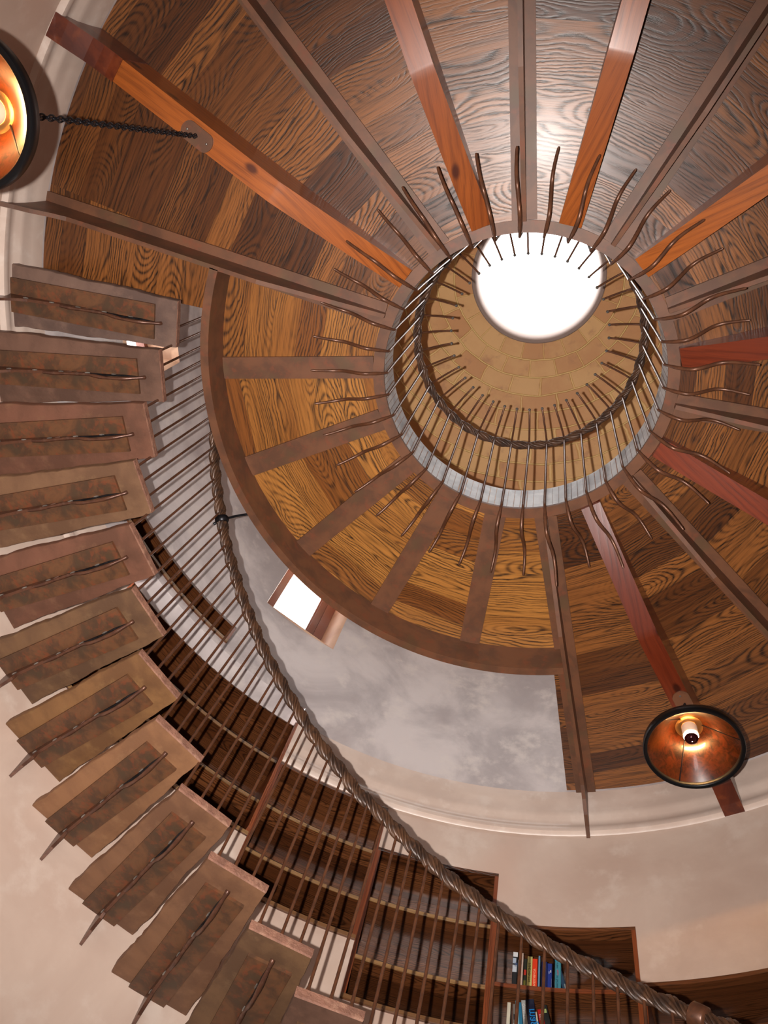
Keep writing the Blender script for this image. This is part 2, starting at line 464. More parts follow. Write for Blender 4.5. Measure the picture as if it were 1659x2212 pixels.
# upper wall: the stair well rises straight past the gallery, with the small shelf let into it
struct('wall_upper', wall_grid(lambda z: R_U + .036*max(0, min(1, (4.12-z)/.14))**1.5*0 , 3.985, 6.17, [NICHE['A'], (118.75, 149., 3.9, 4.12), WIN[1], WIN[2]], dz=.1), M['uplaster'], smooth=40)
# moulded cornice under the gallery
cp = [(2.492, 3.690), (2.484, 3.698), (2.466, 3.706), (2.462, 3.722), (2.468, 3.745), (2.474, 3.765), (2.470, 3.79), (2.458, 3.812), (2.452, 3.84), (2.455, 3.87), (2.447, 3.905), (2.443, 3.95), (2.442, 4.0)]
struct('trim_1', lathe(cp, 118.75-360+.0, 118.75-(149-118.75)-0. , 220) if False else lathe(cp, 149.-360, 118.75, 240), M['cove'], smooth=50)
struct('wall_niche', lathe([(2.476, 3.975), (2.474, 4.02), (2.464, 4.07), (2.447, 4.115), (2.44, 4.125)], 118.75, 149., 24), M['uplaster'], smooth=60)
# ground floor
struct('floor', lathe([(0.001, AX_FLOOR), (R_W, AX_FLOOR)], n=64), M['soil'])
# dome over the upper room
NC = 16; prof = []; s = 0.
for i in range(57):
    r = 2.44*cos(i/56*1.3453); r = max(r, .545); prof.append((r, 6.15+1.28*sqrt(max(0, 1-(r/2.44)**2))))
acc = [0.]
for i in range(1, len(prof)): acc.append(acc[-1]+sqrt((prof[i][0]-prof[i-1][0])**2+(prof[i][1]-prof[i-1][1])**2))
dv, df = lathe(prof, n=120)
me = bpy.data.meshes.new('ceiling_dome'); me.from_pydata([tuple(v) for v in dv], [], df)
ul = me.uv_layers.new(name='UVMap'); mp = len(prof)
for pi_, p in enumerate(me.polygons):
    i, j = divmod(pi_, mp-1)
    idx = {i*mp+j: (i, j), ((i+1) % 120)*mp+j: (i+1, j), ((i+1) % 120)*mp+j+1: (i+1, j+1), i*mp+j+1: (i, j+1)}
    for li in p.loop_indices:
        ii, jj = idx[me.loops[li].vertex_index]; rr = 22. if acc[jj] > acc[-1]-.75 else 22.
        ul.data[li].uv = (ii/120*rr, (acc[-1]-acc[jj])/.15)
    p.use_smooth = True
me.materials.append(M['dome']); dome = bpy.data.objects.new('ceiling.001', me); COL.objects.link(dome)
dome['kind'] = 'structure'; dome['label'] = 'dome of stone slips above the gallery'
# skylight: plaster collar and round pane
sk = thing('window_3', 'round skylight at the crown of the dome', 'window', (0, 0, 7.38)); sk['kind'] = 'structure'
obj('collar', lathe([(.56, 7.40), (.548, 7.39), (.525, 7.40), (.510, 7.43), (.502, 7.49), (.50, 7.53), (.50, 7.80), (.56, 7.80)], n=96), plain('collar_plaster', S(150,130,120), .7), sk, smooth=60)
obj('pane', lathe([(.001, 7.66), (.25, 7.65), (.51, 7.62)], n=64), M['glass'], sk, smooth=60)

# small tower windows in the upper wall
def tower_window(n, a0, a1, z0, z1, lab):
    w = thing('window_%d' % n, lab, 'window', P(R_U, (a0+a1)/2, z0)); w['kind'] = 'structure'
    m0, m1 = a0+(1.8 if n == 1 else 1.2), a1-.6; d0, d1 = z0+.0, z1+(.42 if n == 1 else .0)
    fr = []
    Ro, Ri, Rb = R_U, 2.66, 2.84
    q = [(a0, z0), (a1, z0), (a1, z1), (a0, z1)]; q2 = [(m0, d0), (m1, d0), (m1, d1), (m0, d1)]
    # rounded plaster reveals
    K = 6; V = []; F = []
    for i in range(K+1):
        t = i/K; e = t**.55
        for (a, z), (b, y) in zip(q, q2):
            V.append(P(Ro+(Ri-Ro)*t, a+(b-a)*e, z+(y-z)*e))
    for i in range(K):
        for j in range(4): F.append((i*4+j, i*4+(j+1) % 4, i*4+4+(j+1) % 4, i*4+4+j))
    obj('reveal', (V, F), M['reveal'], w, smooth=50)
    V2 = []; F2 = []
    for rr in (Ri, 2.95):
        for b, y in q2: V2.append(P(rr, b, y))
    for j in range(4): F2.append((j, (j+1) % 4, 4+(j+1) % 4, 4+j))
    obj('reveal_outer', (V2, F2), M['uplaster'], w)
    fw = 1.0; fr_ = 2.9 if n == 1 else 1.6; fw = 1.6
    f = obj('frame', join([curved(Ri-.01, Ri+.05, m0, m0+fr_-1.4, d0, d1), curved(Ri+.012, Ri+.05, m0+fr_-1.4, m0+fr_-.9, d0, d1), curved(Ri-.004, Ri+.05, m0+fr_-.9, m0+fr_-.3, d0, d1), curved(Ri+.015, Ri+.05, m0+fr_-.3, m0+fr_, d0, d1), curved(Ri-.01, Ri+.05, m1-fw+.5, m1, d0, d1), curved(Ri+.015, Ri+.05, m1-fw, m1-fw+.5, d0, d1),
        curved(Ri-.01, Ri+.05, m0+fr_, m1-fw, d1-.05, d1), curved(Ri+.0, Ri+.05, m0+fr_, m1-fw, d0, d0+.045)]), M['winframe'], w)
    obj('pane', curved(Ri+.025, Ri+.03, m0+fr_, m1-fw, d0+.04, d1-.05), M['glass'], f, root=w)
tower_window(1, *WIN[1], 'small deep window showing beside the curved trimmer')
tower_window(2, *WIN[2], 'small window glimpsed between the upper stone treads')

# unseen window added behind the camera to throw light on the boards
w4 = thing('window_4', 'unseen window added for its light, low in the lower wall behind the viewer', 'window', P(R_W, -90, -.5)); w4['kind'] = 'structure'
la0, la1, lz0, lz1 = ADDED_WIN
obj('frame', join([curved(R_W-.02, R_W+.1, la0, la0+1.5, lz0, lz1), curved(R_W-.02, R_W+.1, la1-1.5, la1, lz0, lz1), curved(R_W-.02, R_W+.1, -90.8, -89.2, lz0, lz1),
    curved(R_W-.02, R_W+.1, la0, la1, lz0-.0, lz0+.06), curved(R_W-.02, R_W+.1, la0, la1, lz1-.06, lz1)]), M['winframe'], w4)
obj('pane', curved(R_W+.05, R_W+.06, la0+1.5, la1-1.5, lz0+.06, lz1-.06), M['glass'], w4)

# ------------------------------------------------------------------ ring, fascia, curved trimmer
struct('trim_2', lathe([(R_IN+.012, Z_C-.004), (R_IN, Z_C), (R_IN, Z_T+.01), (R_IN+.03, Z_T+.012), (R_IN+.03, Z_C)], n=128), M['fascia'], smooth=40)
tag(obj('ring_band', lathe([(.660, 3.999), (.660, 3.980), (.713, 3.980), (.713, 3.999)], n=144), M['steel'], smooth=40),
    'flat brown steel ring round the edge of the central well', 'steel ring')
tag(obj('curved_trimmer', curved(1.482, 1.522, 77.9, 199.2, 3.80, Z_T+.02, 1.2), M['steel'], smooth=40),
    'deep curved brown steel beam edging the stair opening', 'beam')

for k, a1, a2 in STRAPS:
    A = P(.712, a1, 3.992); B = P(1.482, a2, 3.992); d = (B-A).normalized(); L = (B-A).length; y = Vector((-d.y, d.x, 0))
    lab = {'p1': 'flat brown steel strap running level, leftmost of the five straps', 'p2': 'flat brown steel strap, second counterclockwise from the leftmost level one',
           'p3': 'flat brown steel strap, the middle one of the five', 'p4': 'flat brown steel strap whose end points towards the small deep window',
           'p5': 'flat brown steel strap nearest the beam with the spiked tip over the stair opening'}[k]
    o = obj('flat_strap', boxpts((A+B)/2, d, L/2, y, .054, UPV, .008), M['steel'])
    tag(o, lab, 'steel strap', 'flat straps under the boards')

TL = {'t1': 'orange timber beam carrying the long chain of the left lamp', 't15': 'orange timber beam running up the picture left of the skylight',
      't13': 'orange timber beam with a long crack, up the picture right of the skylight', 't11': 'reddish timber beam rising to the upper right edge',
      't9': 'timber beam running level to the right edge from the ring', 't7': 'dark red timber beam sloping down to the right edge',
      't5': 'dark red timber beam carrying the short hung lamp at lower right'}
SL = {'s2': 'brown steel T beam with a curled foot just above the top stone tread', 's16': 'brown steel T beam between the long chained timber and the next orange timber',
      's14': 'steel T beam running straight up above the skylight', 's12': 'dark steel T beam running to the top right corner',
      's10': 'steel T beam to the right edge just below the reddish rising timber', 's8': 'steel T beam sloping slightly down to the right edge below the level timber',
      's6': 'steel T beam left of the dark red timber that meets the right edge', 's4': 'brown steel T beam ending in a thin spike on the cornice beside the stair opening'}
def beamuv(A, d, k):
    y = Vector((-d.y, d.x, 0))
    def f(v, p):
        return (20*k + (v-A).dot(d), (v-A).dot(y) + (v.z-3.7)*.7)
    return f
for bi, (k, kind, a1, r2, a2) in enumerate(BEAMS):
    A, d, L = beam_line(a1, r2, a2); y = Vector((-d.y, d.x, 0))
    if kind == 'timber':
        r = thing('timber_beam', TL[k], 'beam', A + Vector((0, 0, 3.9)), atan2(d.y, d.x), 'timber beams under the gallery')
        W = .098; lk = 1.345-R0
        top = 3.998
        poly = [(0.008, top), (0.008, 3.955)] + [(lk*t, 3.955-(3.955-3.735)*(t**.9)) for t in (.25, .5, .75, .93, .96, .98, 1.)] + [(lk+.02, 3.730), (lk+.035, 3.727), (L-.33, 3.752), (L-.30, 3.757), (L-.30, top)]
        obj('beam', extrude_poly(poly, A, d, UPV, y, W), M['pine_red' if k in ('t5', 't7', 't9') else 'pine'], r, uvf=beamuv(A, d, bi+1), smooth=32)
        # shaped foot that curls down over the cornice
        foot = [(L-.30, top), (L-.30, 3.752), (L-.26, 3.754), (L-.21, 3.750), (L-.16, 3.740), (L-.11, 3.722), (L-.06, 3.705), (L-.004, 3.690), (L-.004, 3.72), (L-.045, 3.80), (L-.055, 3.9), (L-.055, top)]
        obj('foot', extrude_poly(foot, A, d, UPV, y, W+.006), M['pinedark'], r, label='darker shaped end piece')
    else:
        r = thing('steel_beam', SL[k], 'beam', A + Vector((0, 0, 3.9)), atan2(d.y, d.x), 'steel T beams under the gallery')
        obj('flange', boxpts(A + d*((L-.02)/2+.003) + UPV*3.990, d, (L-.03)/2, y, .055, UPV, .0085), M['steel'], r)
        lk = 1.3-R0
        poly = [(.004, 3.984), (.004, 3.945)] + [(lk*t, 3.945-.145*t**1.0) for t in (.2, .4, .6, .8, 1.)] + [(L-.38, 3.800), (L-.26, 3.795), (L-.19, 3.765), (L-.12, 3.722), (L-.06, 3.700), (L-.004, 3.672), (L-.004, 3.70), (L-.04, 3.74), (L-.05, 3.80), (L-.055, 3.984)]
        obj('web', extrude_poly(poly, A, d, UPV, y, .02), M['steel'], r)

# iron tie that wraps the handrail and reaches the trimmer
# ------------------------------------------------------------------ stair
NTR = 17
TR = {1: (-167.8, -175.5, 1.635), 2: (-174.6, -183.2, 1.64), 3: (178.3, 169.4, 1.65), 4: (171.1, 162.4, 1.655), 5: (163.3, 154.7, 1.665), 6: (155.8, 147.3, 1.67),
      7: (148.5, 139.8, 1.675), 8: (141.0, 132.3, 1.665), 9: (133.2, 124.8, 1.663), 10: (125.6, 116.9, 1.65), 11: (117.6, 109.1, 1.622), 12: (110.0, 101.4, 1.58)}
for k in range(13, NTR+1): TR[k] = (102.3-7.8*(k-13), 93.7-7.8*(k-13), 1.575)
ztr = lambda k: 3.78-.18*(k-1)
SK = {1: 'grey purple', 2: 'plum brown', 3: 'reddish brown', 4: 'tan brown', 5: 'reddish brown', 6: 'olive brown', 7: 'ochre', 8: 'sandy tan', 9: 'warm brown', 10: 'warm brown', 11: 'olive brown', 12: 'plum brown',
      13: 'tan brown', 14: 'reddish brown', 15: 'sandy tan', 16: 'warm brown', 17: 'tan brown'}
ordn = ['', 'topmost', 'second', 'third', 'fourth', 'fifth', 'sixth', 'seventh', 'eighth', 'ninth', 'tenth', 'eleventh', 'twelfth', 'thirteenth', 'fourteenth', 'fifteenth', 'sixteenth', 'lowest']
def tread(k):
    ah, al, ri = TR[k]; z = ztr(k); am = (ah+al)/2; rng = random.Random(k*13)
    lab = '%s sandstone stair tread, %s of the flight%s' % (SK[k], ordn[k], ' counted from the top' if 1 < k < 17 else '')
    if k == 1: lab = 'grey purple sandstone stair tread, topmost, against the gallery boards'
    root = thing('stair_tread', lab, 'stair tread', P(2.05, am, z), R_(am), 'stone treads of the spiral stair')
    ah2, al2 = ah-.55, al
    # outline: two rough long sides, a straight inner end
    def side(a_i, a_o, s):
        out = []
        for i in range(29):
            t = i/28; r = ri + (R_W-.001-ri)*t
            j = (mn.noise(Vector((t*5., k*3.1, s*7.7)))*.010 + mn.noise(Vector((t*26., k*5.1, s*3.7)))*.0045)
            a = a_i+(a_o-a_i)*t + degrees(j/r)*min(1, t*8+.3)
            out.append((r, a))
        return out
    s1 = side(ah, ah2, 1.); s2 = side(al, al2, 2.)
    th = .036; V = []; F = []
    n = len(s1)
    for lev, (dz, sh) in enumerate(((0., .0025), (.006, 0.), (th, 0.))):
        for (r, a), (r2, b) in zip(s1, s2):
            c1 = -degrees(sh/r); c2 = degrees(sh/r)
            ins = sh if r == s1[0][0] else 0
            V.append(P(r+ins, a+c1, z+dz)); V.append(P(r2+ins, b+c2, z+dz))
    m = 2*n
    for i in range(n-1):
        F.append((2*i, 2*i+2, 2*i+3, 2*i+1)); F.append((2*m+2*i, 2*m+2*i+1, 2*m+2*i+3, 2*m+2*i+2))
        for L_ in (0, m):
            F.append((L_+2*i, L_+m+2*i, L_+m+2*i+2, L_+2*i+2)); F.append((L_+2*i+1, L_+2*i+3, L_+m+2*i+3, L_+m+2*i+1))
    nsp = len(F)
    # inner end, finely broken so the split face reads
    for L_ in (0, m): F.append((L_, L_+1, L_+m+1, L_+m))
    F.append((2*n-2, 2*m+2*n-2, 2*m+2*n-1, 2*n-1))
    o = obj('slab', (V, F), [ST[SK[k]], M['stone_edge']], root)
    for p in o.data.polygons:
        if p.index in (nsp, nsp+1): p.material_index = 1
    # plate under the slab
    rp = ri+.105; am2 = am-.15; e = P(1, am2, 0); y = Vector((-e.y, e.x, 0))
    L = R_W-rp-.001; c = e*(rp+L/2) + UPV*(z-.007)
    obj('bracket_plate', boxpts(c, e, L/2, y, .083, UPV, .0065), M['plate'], root)
    q = z-.0135
    web = [(rp+.33, q+.002), (rp+.35, q-.014), (rp+.42, q-.022), (rp+.52, q-.032), (rp+.62, q-.044), (2.40, q-.066), (2.445, q-.100), (2.486, q-.148), (2.489, q-.145), (2.489, q+.002)]
    obj('bracket_web', extrude_poly(web, Vector((0, 0, 0)), e, UPV, y, .013), M['web'], root)
    obj('weld_seam', tube([e*(rp-.03+t*.09) + UPV*(q-.002) + y*(.0022*sin(t*2.1)) for t in range(5)], [.002, .0045, .0055, .005, .003], 6), M['dkiron'], root, smooth=60, label='dark weld seam along the plate')
    cur = [(rp-.038, q+.000), (rp-.028, q-.010), (rp+.0, q-.026), (rp+.05, q-.048), (rp+.11, q-.056), (rp+.17, q-.046), (rp+.22, q-.026), (rp+.26, q-.016), (rp+.31, q-.020), (rp+.36, q-.030), (rp+.41, q-.034), (rp+.46, q-.030)]
    pts = smoothpath([e*s + UPV*zz for s, zz in cur], 3); nn = len(pts)
    obj('branch_rod', tube(pts, [.0082+.0012*sin(i*.9) for i in range(nn)], 8), M['web'], root, smooth=60)
    if k < 13:
        for i in range(5):
            p0 = e*(rp+.10+i*.13)+UPV*(q-.010-.006*i)+y*.0078
            obj('weld_bead', tube([p0, p0+e*.012-UPV*.001, p0+e*.024-UPV*.002], [.0025, .0045, .0025], 6), M['ringiron'], root, smooth=60, label='bright weld bead')
for k in range(1, NTR+1): tread(k)

# stair handrail, measured rod by rod: index -13 (top) .. 37 (lowest in the picture)
RA = [164.09, 161.93, 159.33, 156.69, 154.12, 151.70, 149.23, 146.70, 144.13, 141.90, 139.32, 136.74, 134.47, 131.94, 129.14, 126.50, 123.73, 121.28, 118.67, 115.85, 112.85, 110.4, 107.95,
      105.1, 102.6, 100.1, 97.45, 94.91, 92.16, 89.5, 86.82, 83.75, 80.8, 77.95, 74.95, 72.15, 69.2, 66.2]
def rr_(i): return 1.645 if i < 6 else (1.645 - (i-6)*.0035 if i < 22 else 1.575)
def rail_pt(i):
    a = RA[i] if 0 <= i <= 37 else (RA[0]-i*2.52 if i < 0 else RA[37]-(i-37)*2.9)
    h = .76 if i <= 22 else .76+.14*(i-22)/15.
    z = 3.815-.18*(3+(i+1)/3.-.33)+h
    return rr_(i), a, z
rods = []
for i in range(-9, 40):
    k = 4 + (i+2)//3 if i >= -11 else 1
    k = max(1, min(NTR, k)); r, a, z = rail_pt(i)
    rods.append((i, k, r, a, z))
rng = random.Random(3)
pos3 = {0: 'rearmost', 1: 'middle', 2: 'foremost'}
for i, k, r, a, z in rods:
    ab = a + .55; zb = ztr(k)+.034
    ah, al, ri = TR[k]; rb = max(r-.004, ri+.022)
    B = P(rb, ab, zb); T = P(r, a, z+.0)
    q = (i+2) % 3
    nm = ['first', 'second', 'third'][q]
    lab = 'slim iron baluster, %s of three going down, on the %s' % (nm, ordn[k] + ' stone tread' + ('' if k in (1, 17) else ' from top'))
    pts = [B, B+(T-B)*.02, B+(T-B)*.03, B+(T-B)*.5, T]
    o = obj('baluster', tube(pts, [.0095, .0095, .0062, .006, .0055], 8), M['iron'], smooth=50)
    tag(o, lab, 'baluster', 'balusters of the stair railing')
# the rail itself
root = thing('handrail', 'twisted iron handrail climbing the spiral stair', 'handrail', P(1.645, 160, 3.9))
ctrl = [P(*rail_pt(i)) for i in range(-13, 42)]
path = []
for c in smoothpath(ctrl, 7): path.append(c)
obj('rope_bar', rope(path, .031, .20, lobes=8, flat=.74, n=48, lobe=.26), M['rail'], root, smooth=50)
def collar(i, rad=.034, ln=.03):
    p = (P(*rail_pt(int(i))) + P(*rail_pt(int(i)+1)))/2 if i != int(i) else P(*rail_pt(i))
    d = (P(*rail_pt(int(i)+1)) - P(*rail_pt(int(i)))).normalized()
    return p, d
p, d = collar(38)
obj('collar', tube([p-d*.03, p-d*.022, p+d*.02, p+d*.028], [.030, .040, .037, .030], 14), M['iron'], root, smooth=50, label='plain wrapped joint near the lower end')
p, d = collar(4.5)
cl = obj('tie_collar', join([tube([p-d*.016, p-d*.008, p+d*.008, p+d*.016], [.031, .036, .036, .031], 14), tube([p+P(.03, 152, -.01), p+P(.045, 152, -.02)], .008, 8)]), M['dkiron'], root, smooth=50, label='dark wire wrapping')
tgt = P(1.520, 150.2, 3.885)
mid = (p+tgt)/2 + Vector((0, 0, .018))
obj('tie_arm', tube(smoothpath([p, mid, tgt], 5), .0065, 8), M['dkiron'], root, smooth=50, label='thin curved arm reaching the trimmer')

# ------------------------------------------------------------------ ring railing round the well
NB = 38
def nearest(a):
    best = None
    for nm, kind, b1, r2, b2 in BEAMS:
        bm = b1+(b2-b1)*.2; dlt = ((a-bm+180) % 360)-180
        if best is None or abs(dlt) < abs(best[0]): best = (dlt, nm, kind)
    for nm, b1, b2 in STRAPS:
        bm = (b1+b2)/2; dlt = ((a-bm+180) % 360)-180
        if abs(dlt) < abs(best[0]): best = (dlt, nm, 'strap')
    return best
SHORT = {'s2': 'steel beam above the top tread', 't1': 'timber with the long chain', 's16': 'steel beam right of the chained timber', 't15': 'timber left of the skylight', 's14': 'steel beam above the skylight',
         't13': 'cracked timber right of the skylight', 's12': 'steel beam to the top right corner', 't11': 'timber rising to the right edge', 's10': 'steel beam below the rising timber',
         't9': 'level timber at right', 's8': 'steel beam below the level timber', 't7': 'dark timber sloping down right', 's6': 'steel beam left of the dark sloping timber', 't5': 'timber with the short hung lamp',
         's4': 'spiked steel beam', 'p1': 'leftmost level strap', 'p2': 'second strap', 'p3': 'middle strap', 'p4': 'strap pointing at the window', 'p5': 'strap beside the spiked beam'}
base = None; seen = {}; tmp = []
for i in range(NB):
    a = 85.7 + i*360./NB; tmp.append((i, a, nearest(a)))
meshes = {}
def ring_rod(kind):
    # the tail snakes up and down in a vertical plane
    prof_ = [(.0, -.004), (.05, -.044), (.10, -.062), (.155, -.030), (.21, .009), (.265, .008), (.325, -.018), (.362, -.032)]
    lw = (lambda x: -.09*min(1, x/.2) - .045*max(0, (x-.2)/.16)) if kind == 'low' else (lambda x: 0)
    tail = [(x, .006*sin(x*18), z+lw(x)) for x, z in prof_]
    rise = [(-.006, 0, .03), (-.008, 0, .2), (-.014, 0, .5), (-.018, 0, .80), (-.020, 0, .93), (-.028, 0, .965), (-.06, 0, 1.0), (-.11, 0, 1.035), (-.16, 0, 1.06), (-.192, 0, 1.07)]
    pts = [Vector(p) for p in reversed(tail)]
    pts = smoothpath(pts + [Vector(p) for p in rise], 3); n = len(pts)
    rad = []
    for j, p in enumerate(pts):
        rad.append(.004 if p.x > .355 else (.0088 - .003*max(0, (p.x-.22)/.15) if p.x > .02 else .0068 if p.z < .95 else .0058))
    return tube(pts, rad, 8)
for i, a, (dlt, nm, kind) in tmp:
    low = 'low' if (kind == 'timber' and abs(dlt) < 6.5) or (kind == 'steel' and abs(dlt) < 2.6) else 'std'
    side = 'over' if abs(dlt) < 2.2 else ('clockwise of' if dlt > 0 else 'counterclockwise of')
    key = (nm, side); seen[key] = seen.get(key, 0)+1
    lab = 'wavy iron ring baluster, tail %s the %s' % (side, SHORT[nm])
    if seen[key] > 1: lab = 'iron ring baluster, tail further %s the %s' % (side, SHORT[nm])
    r = thing('ring_baluster', lab, 'baluster', P(.650, a, 3.965), R_(a), 'balusters of the round gallery railing')
    if low not in meshes:
        o = obj('rod', ring_rod(low), M['iron'], r, world=False, smooth=60)
        k_ = obj('knob', lathe([(.0001, 1.061), (.006, 1.063), (.009, 1.070), (.006, 1.077), (.0001, 1.079)], n=12, cx=-.195), M['ringiron'], r, world=False, smooth=60, label='bright ball at the curled tip')
        meshes[low] = (o, k_)
    else:
        for s_ in meshes[low]:
            c = s_.copy(); COL.objects.link(c); c.parent = r
loop = [P(.637, i, 4.905) for i in range(360)]
rl = obj('ring_handrail', rope(loop, .027, .22, lobes=8, flat=.72, n=40, closed=True, lobe=.2), M['rail'], smooth=50)
tag(rl, 'round twisted iron handrail of the gallery well', 'handrail')

# ------------------------------------------------------------------ bookcases let into the wall
def hboard(a0, a1, z, th=.018, r0=2.487, r1=2.76): return curved(r0, r1, a0, a1, z-th/2, z+th/2, 1.5)
def polar_uv(k):
    def f(v, p):
        r = sqrt(v.x**2+v.y**2); a = atan2(v.y, v.x); return (20*k + a*2.6, r + v.z)
    return f
def vert_uv(k):
    def f(v, p):
        r = sqrt(v.x**2+v.y**2); return (20*k + v.z, r + atan2(v.y, v.x)*2.5)
    return f
CASES = {'A': ('single low oak shelf box recessed high in the wall by the fifth and sixth treads', []),
         'B': ('wide recessed oak bookcase, second from the top of the stepped row', [3.65, 3.335]),
         'C': ('recessed oak bookcase third from top of the stepped row', [3.34, 3.03]),
         'D': ('recessed oak bookcase in the middle of the stepped row, just left of the books', [3.05, 2.72]),
         'E': ('recessed oak bookcase that holds the coloured books', [2.745, 2.43]),
         'F': ('lowest and darkest recessed oak bookcase at the lower right corner', [2.46, 2.15])}
for ci, (k, (lab, shelves)) in enumerate(CASES.items()):
    a0, a1, z0, z1 = NICHE[k]; t = .45
    if k == 'A': R1 = 2.70
    else: R1 = 2.76
    root = thing('bookcase', lab, 'bookcase', P(2.6, (a0+a1)/2, z0), R_((a0+a1)/2), 'stepped bookcases recessed in the wall')
    obj('back_panel', curved(R1, R1+.015, a0, a1, z0, z1), M['case'], root, uvf=polar_uv(ci*7+1), smooth=40)
    front = 2.425 if k == 'A' else 2.476
    obj('top_board', curved(front, R1, a0, a1, z1-.02, z1), M['case'], root, uvf=polar_uv(ci*7+2), smooth=40)
    bb = obj('bottom_board', curved(front+.004, R1, a0, a1, z0, z0+.02), M['case'], root, uvf=polar_uv(ci*7+3), smooth=40)
    obj('edge_strip', curved(front-.002, front+.0035, a0, a1, z0, z0+.02), M['caseside' if k in 'EF' else 'caseedge'], bb, root=root, uvf=polar_uv(ci*7+4), smooth=40, label='rounded front edge' if k in 'EF' else 'lighter front edge')
    for b0, b1 in ((a0, a0+t), (a1-t, a1)):
        obj('side_panel', curved(2.438 if (k == 'B' and b0 == a0) else front, R1, b0, b1, z0+.02, z1-.02), M['caseside'], root, uvf=vert_uv(ci*7+5))
    for j, zs in enumerate(shelves):
        s_ = obj('shelf', curved(2.487, R1, a0+t, a1-t, zs-.010, zs+.010), M['case'], root, uvf=polar_uv(ci*7+6+j*.5), smooth=40)
        obj('edge_strip', curved(2.483, 2.4875, a0+t, a1-t, zs-.010, zs+.010), M['caseside' if k in 'EF' else 'caseedge'], s_, root=root, uvf=polar_uv(ci*7+2), smooth=40, label='rounded front edge' if k in 'EF' else 'lighter front edge')

# ------------------------------------------------------------------ books
def text_mesh(txt, size, ext=.0003):
    cu = bpy.data.curves.new('lettering', 'FONT'); cu.body = txt; cu.size = size; cu.extrude = ext; cu.align_x = 'CENTER'; cu.align_y = 'CENTER'
    ob = bpy.data.objects.new('tmp_text', cu); COL.objects.link(ob)
    dg = bpy.context.evaluated_depsgraph_get(); dg.update()
    me = bpy.data.meshes.new_from_object(ob.evaluated_get(dg)); bpy.data.objects.remove(ob)
    vs = [v.co.copy() for v in me.vertices]; fs = [tuple(p.vertices) for p in me.polygons]
    return vs, fs
PAGE = plain('book_pages', S(226,218,200), .8)
def book(a, w, h, zs, col, lab, lean=0., dep=.15, deco=(), txt=None, rough=.45):
    mat = plain('book_cover', col, rough)
    r0 = 2.53
    B = P(r0, a, zs); r = thing('book', lab, 'book', B, R_(a), 'books on the lit shelf')
    # local: x = depth into the wall, y = along shelf (towards larger azimuth = picture left), z up; lean about x
    Rm = Matrix.Rotation(R_(lean), 4, 'X')
    off = Vector((0, 0, abs(sin(R_(lean)))*w/2 + .0005))
    def put(vf): return [Rm @ Vector(v) + off for v in vf[0]], vf[1]
    X, Y, Z = Vector((1, 0, 0)), Vector((0, 1, 0)), UPV
    ct = .0018
    cover = join([boxpts((.002, 0, h/2), X, .002, Y, w/2, Z, h/2), boxpts((dep/2, w/2-ct/2, h/2), X, dep/2-.0, Y, ct/2, Z, h/2), boxpts((dep/2, -w/2+ct/2, h/2), X, dep/2, Y, ct/2, Z, h/2)])
    obj('cover', put(cover), mat, r, world=False)
    obj('pages', put(boxpts((dep/2, 0, h/2), X, dep/2-.005, Y, w/2-ct-.0001, Z, h/2-.003)), PAGE, r, world=False)
    for (z0, z1, f0, f1, c) in deco:
        obj('spine_print', put(boxpts((-.0004, w*(f0+f1)/2-w/2, (z0+z1)/2*h), X, .0005, Y, w*(f1-f0)/2*.98, Z, (z1-z0)/2*h)), plain('print', c, .5), r, world=False)
    for tx in (txt or []):
        s, size, zc, yc, c = tx
        vs, fs = text_mesh(s, size)
        # reads from top to bottom on the spine facing the room (-x)
        Q = [Vector((-.0012 - v.z, yc*w + v.y*1.0, zc*h - v.x)) for v in vs]
        obj('lettering', put((Q, fs)), plain('lettering_paint', c, .5), r, world=False)
    return r
ax_ = lambda x: 86.24-(x-1107)*.04697
ZS = 2.757
WH = S(225,228,230)
book(ax_(1111), .022, .205, ZS, S(30,34,38), 'tall book with black foot and white and blue patterned spine, first on the shelf', deco=[(.88, 1., 0, 1, WH), (.70, .84, .3, 1, S(180,196,214)), (.62, .72, 0, .6, S(60,80,120)), (.48, .66, .1, 1, S(200,210,220))])
book(ax_(1119.5), .008, .165, ZS, S(200,204,200), 'very thin pale book right of the tall patterned one', deco=[(.0, .3, 0, 1, S(30,30,36)), (.34, .42, 0, 1, S(240,240,240))])
book(ax_(1125.5), .016, .205, ZS, S(196,172,156), 'tall cream pink book, third on the shelf')
book(ax_(1134), .014, .175, ZS, S(34,40,30), 'dark book with a red spot between the cream and yellow ones', deco=[(.5, .66, .1, .9, S(180,40,24)), (.2, .34, .2, .9, S(100,96,30)), (.02, .1, .2, .9, S(90,80,40))])
book(ax_(1144), .023, .190, ZS, S(222,214,130), 'pale yellow book with dark lettering', txt=[('TENDAINTIN', .017, .55, 0., S(120,120,60))], deco=[(.12, .18, .3, .7, S(60,60,40))])
book(ax_(1155.2), .025, .180, ZS, S(228,58,16), 'bright orange red book with pale lettering', txt=[('ADVERTISING', .016, .42, 0., S(244,190,150))])
book(ax_(1164.8), .009, .198, ZS, S(110,150,180), 'thin light blue book right of the orange red one')
book(ax_(1176.5), .026, .168, ZS, S(18,32,96), 'dark navy book with a plain spine')
book(ax_(1188.5), .022, .160, ZS, S(26,52,140), 'royal blue book with small white marks', deco=[(.70, .78, .2, .4, WH), (.66, .74, .6, .7, WH), (.2, .5, .1, .16, S(150,160,180))])
book(ax_(1206), .029, .190, ZS, S(64,142,160), 'wide turquoise book with a white foot and dark lettering', deco=[(0, .13, 0, 1, S(232,232,232)), (.92, 1., 0, 1, S(40,160,200))], txt=[('A FIRM', .010, .80, .05, S(20,40,60)), ('Vision', .012, .60, .0, S(200,50,60)), ('to Succeed', .015, .34, .1, S(16,34,60))])
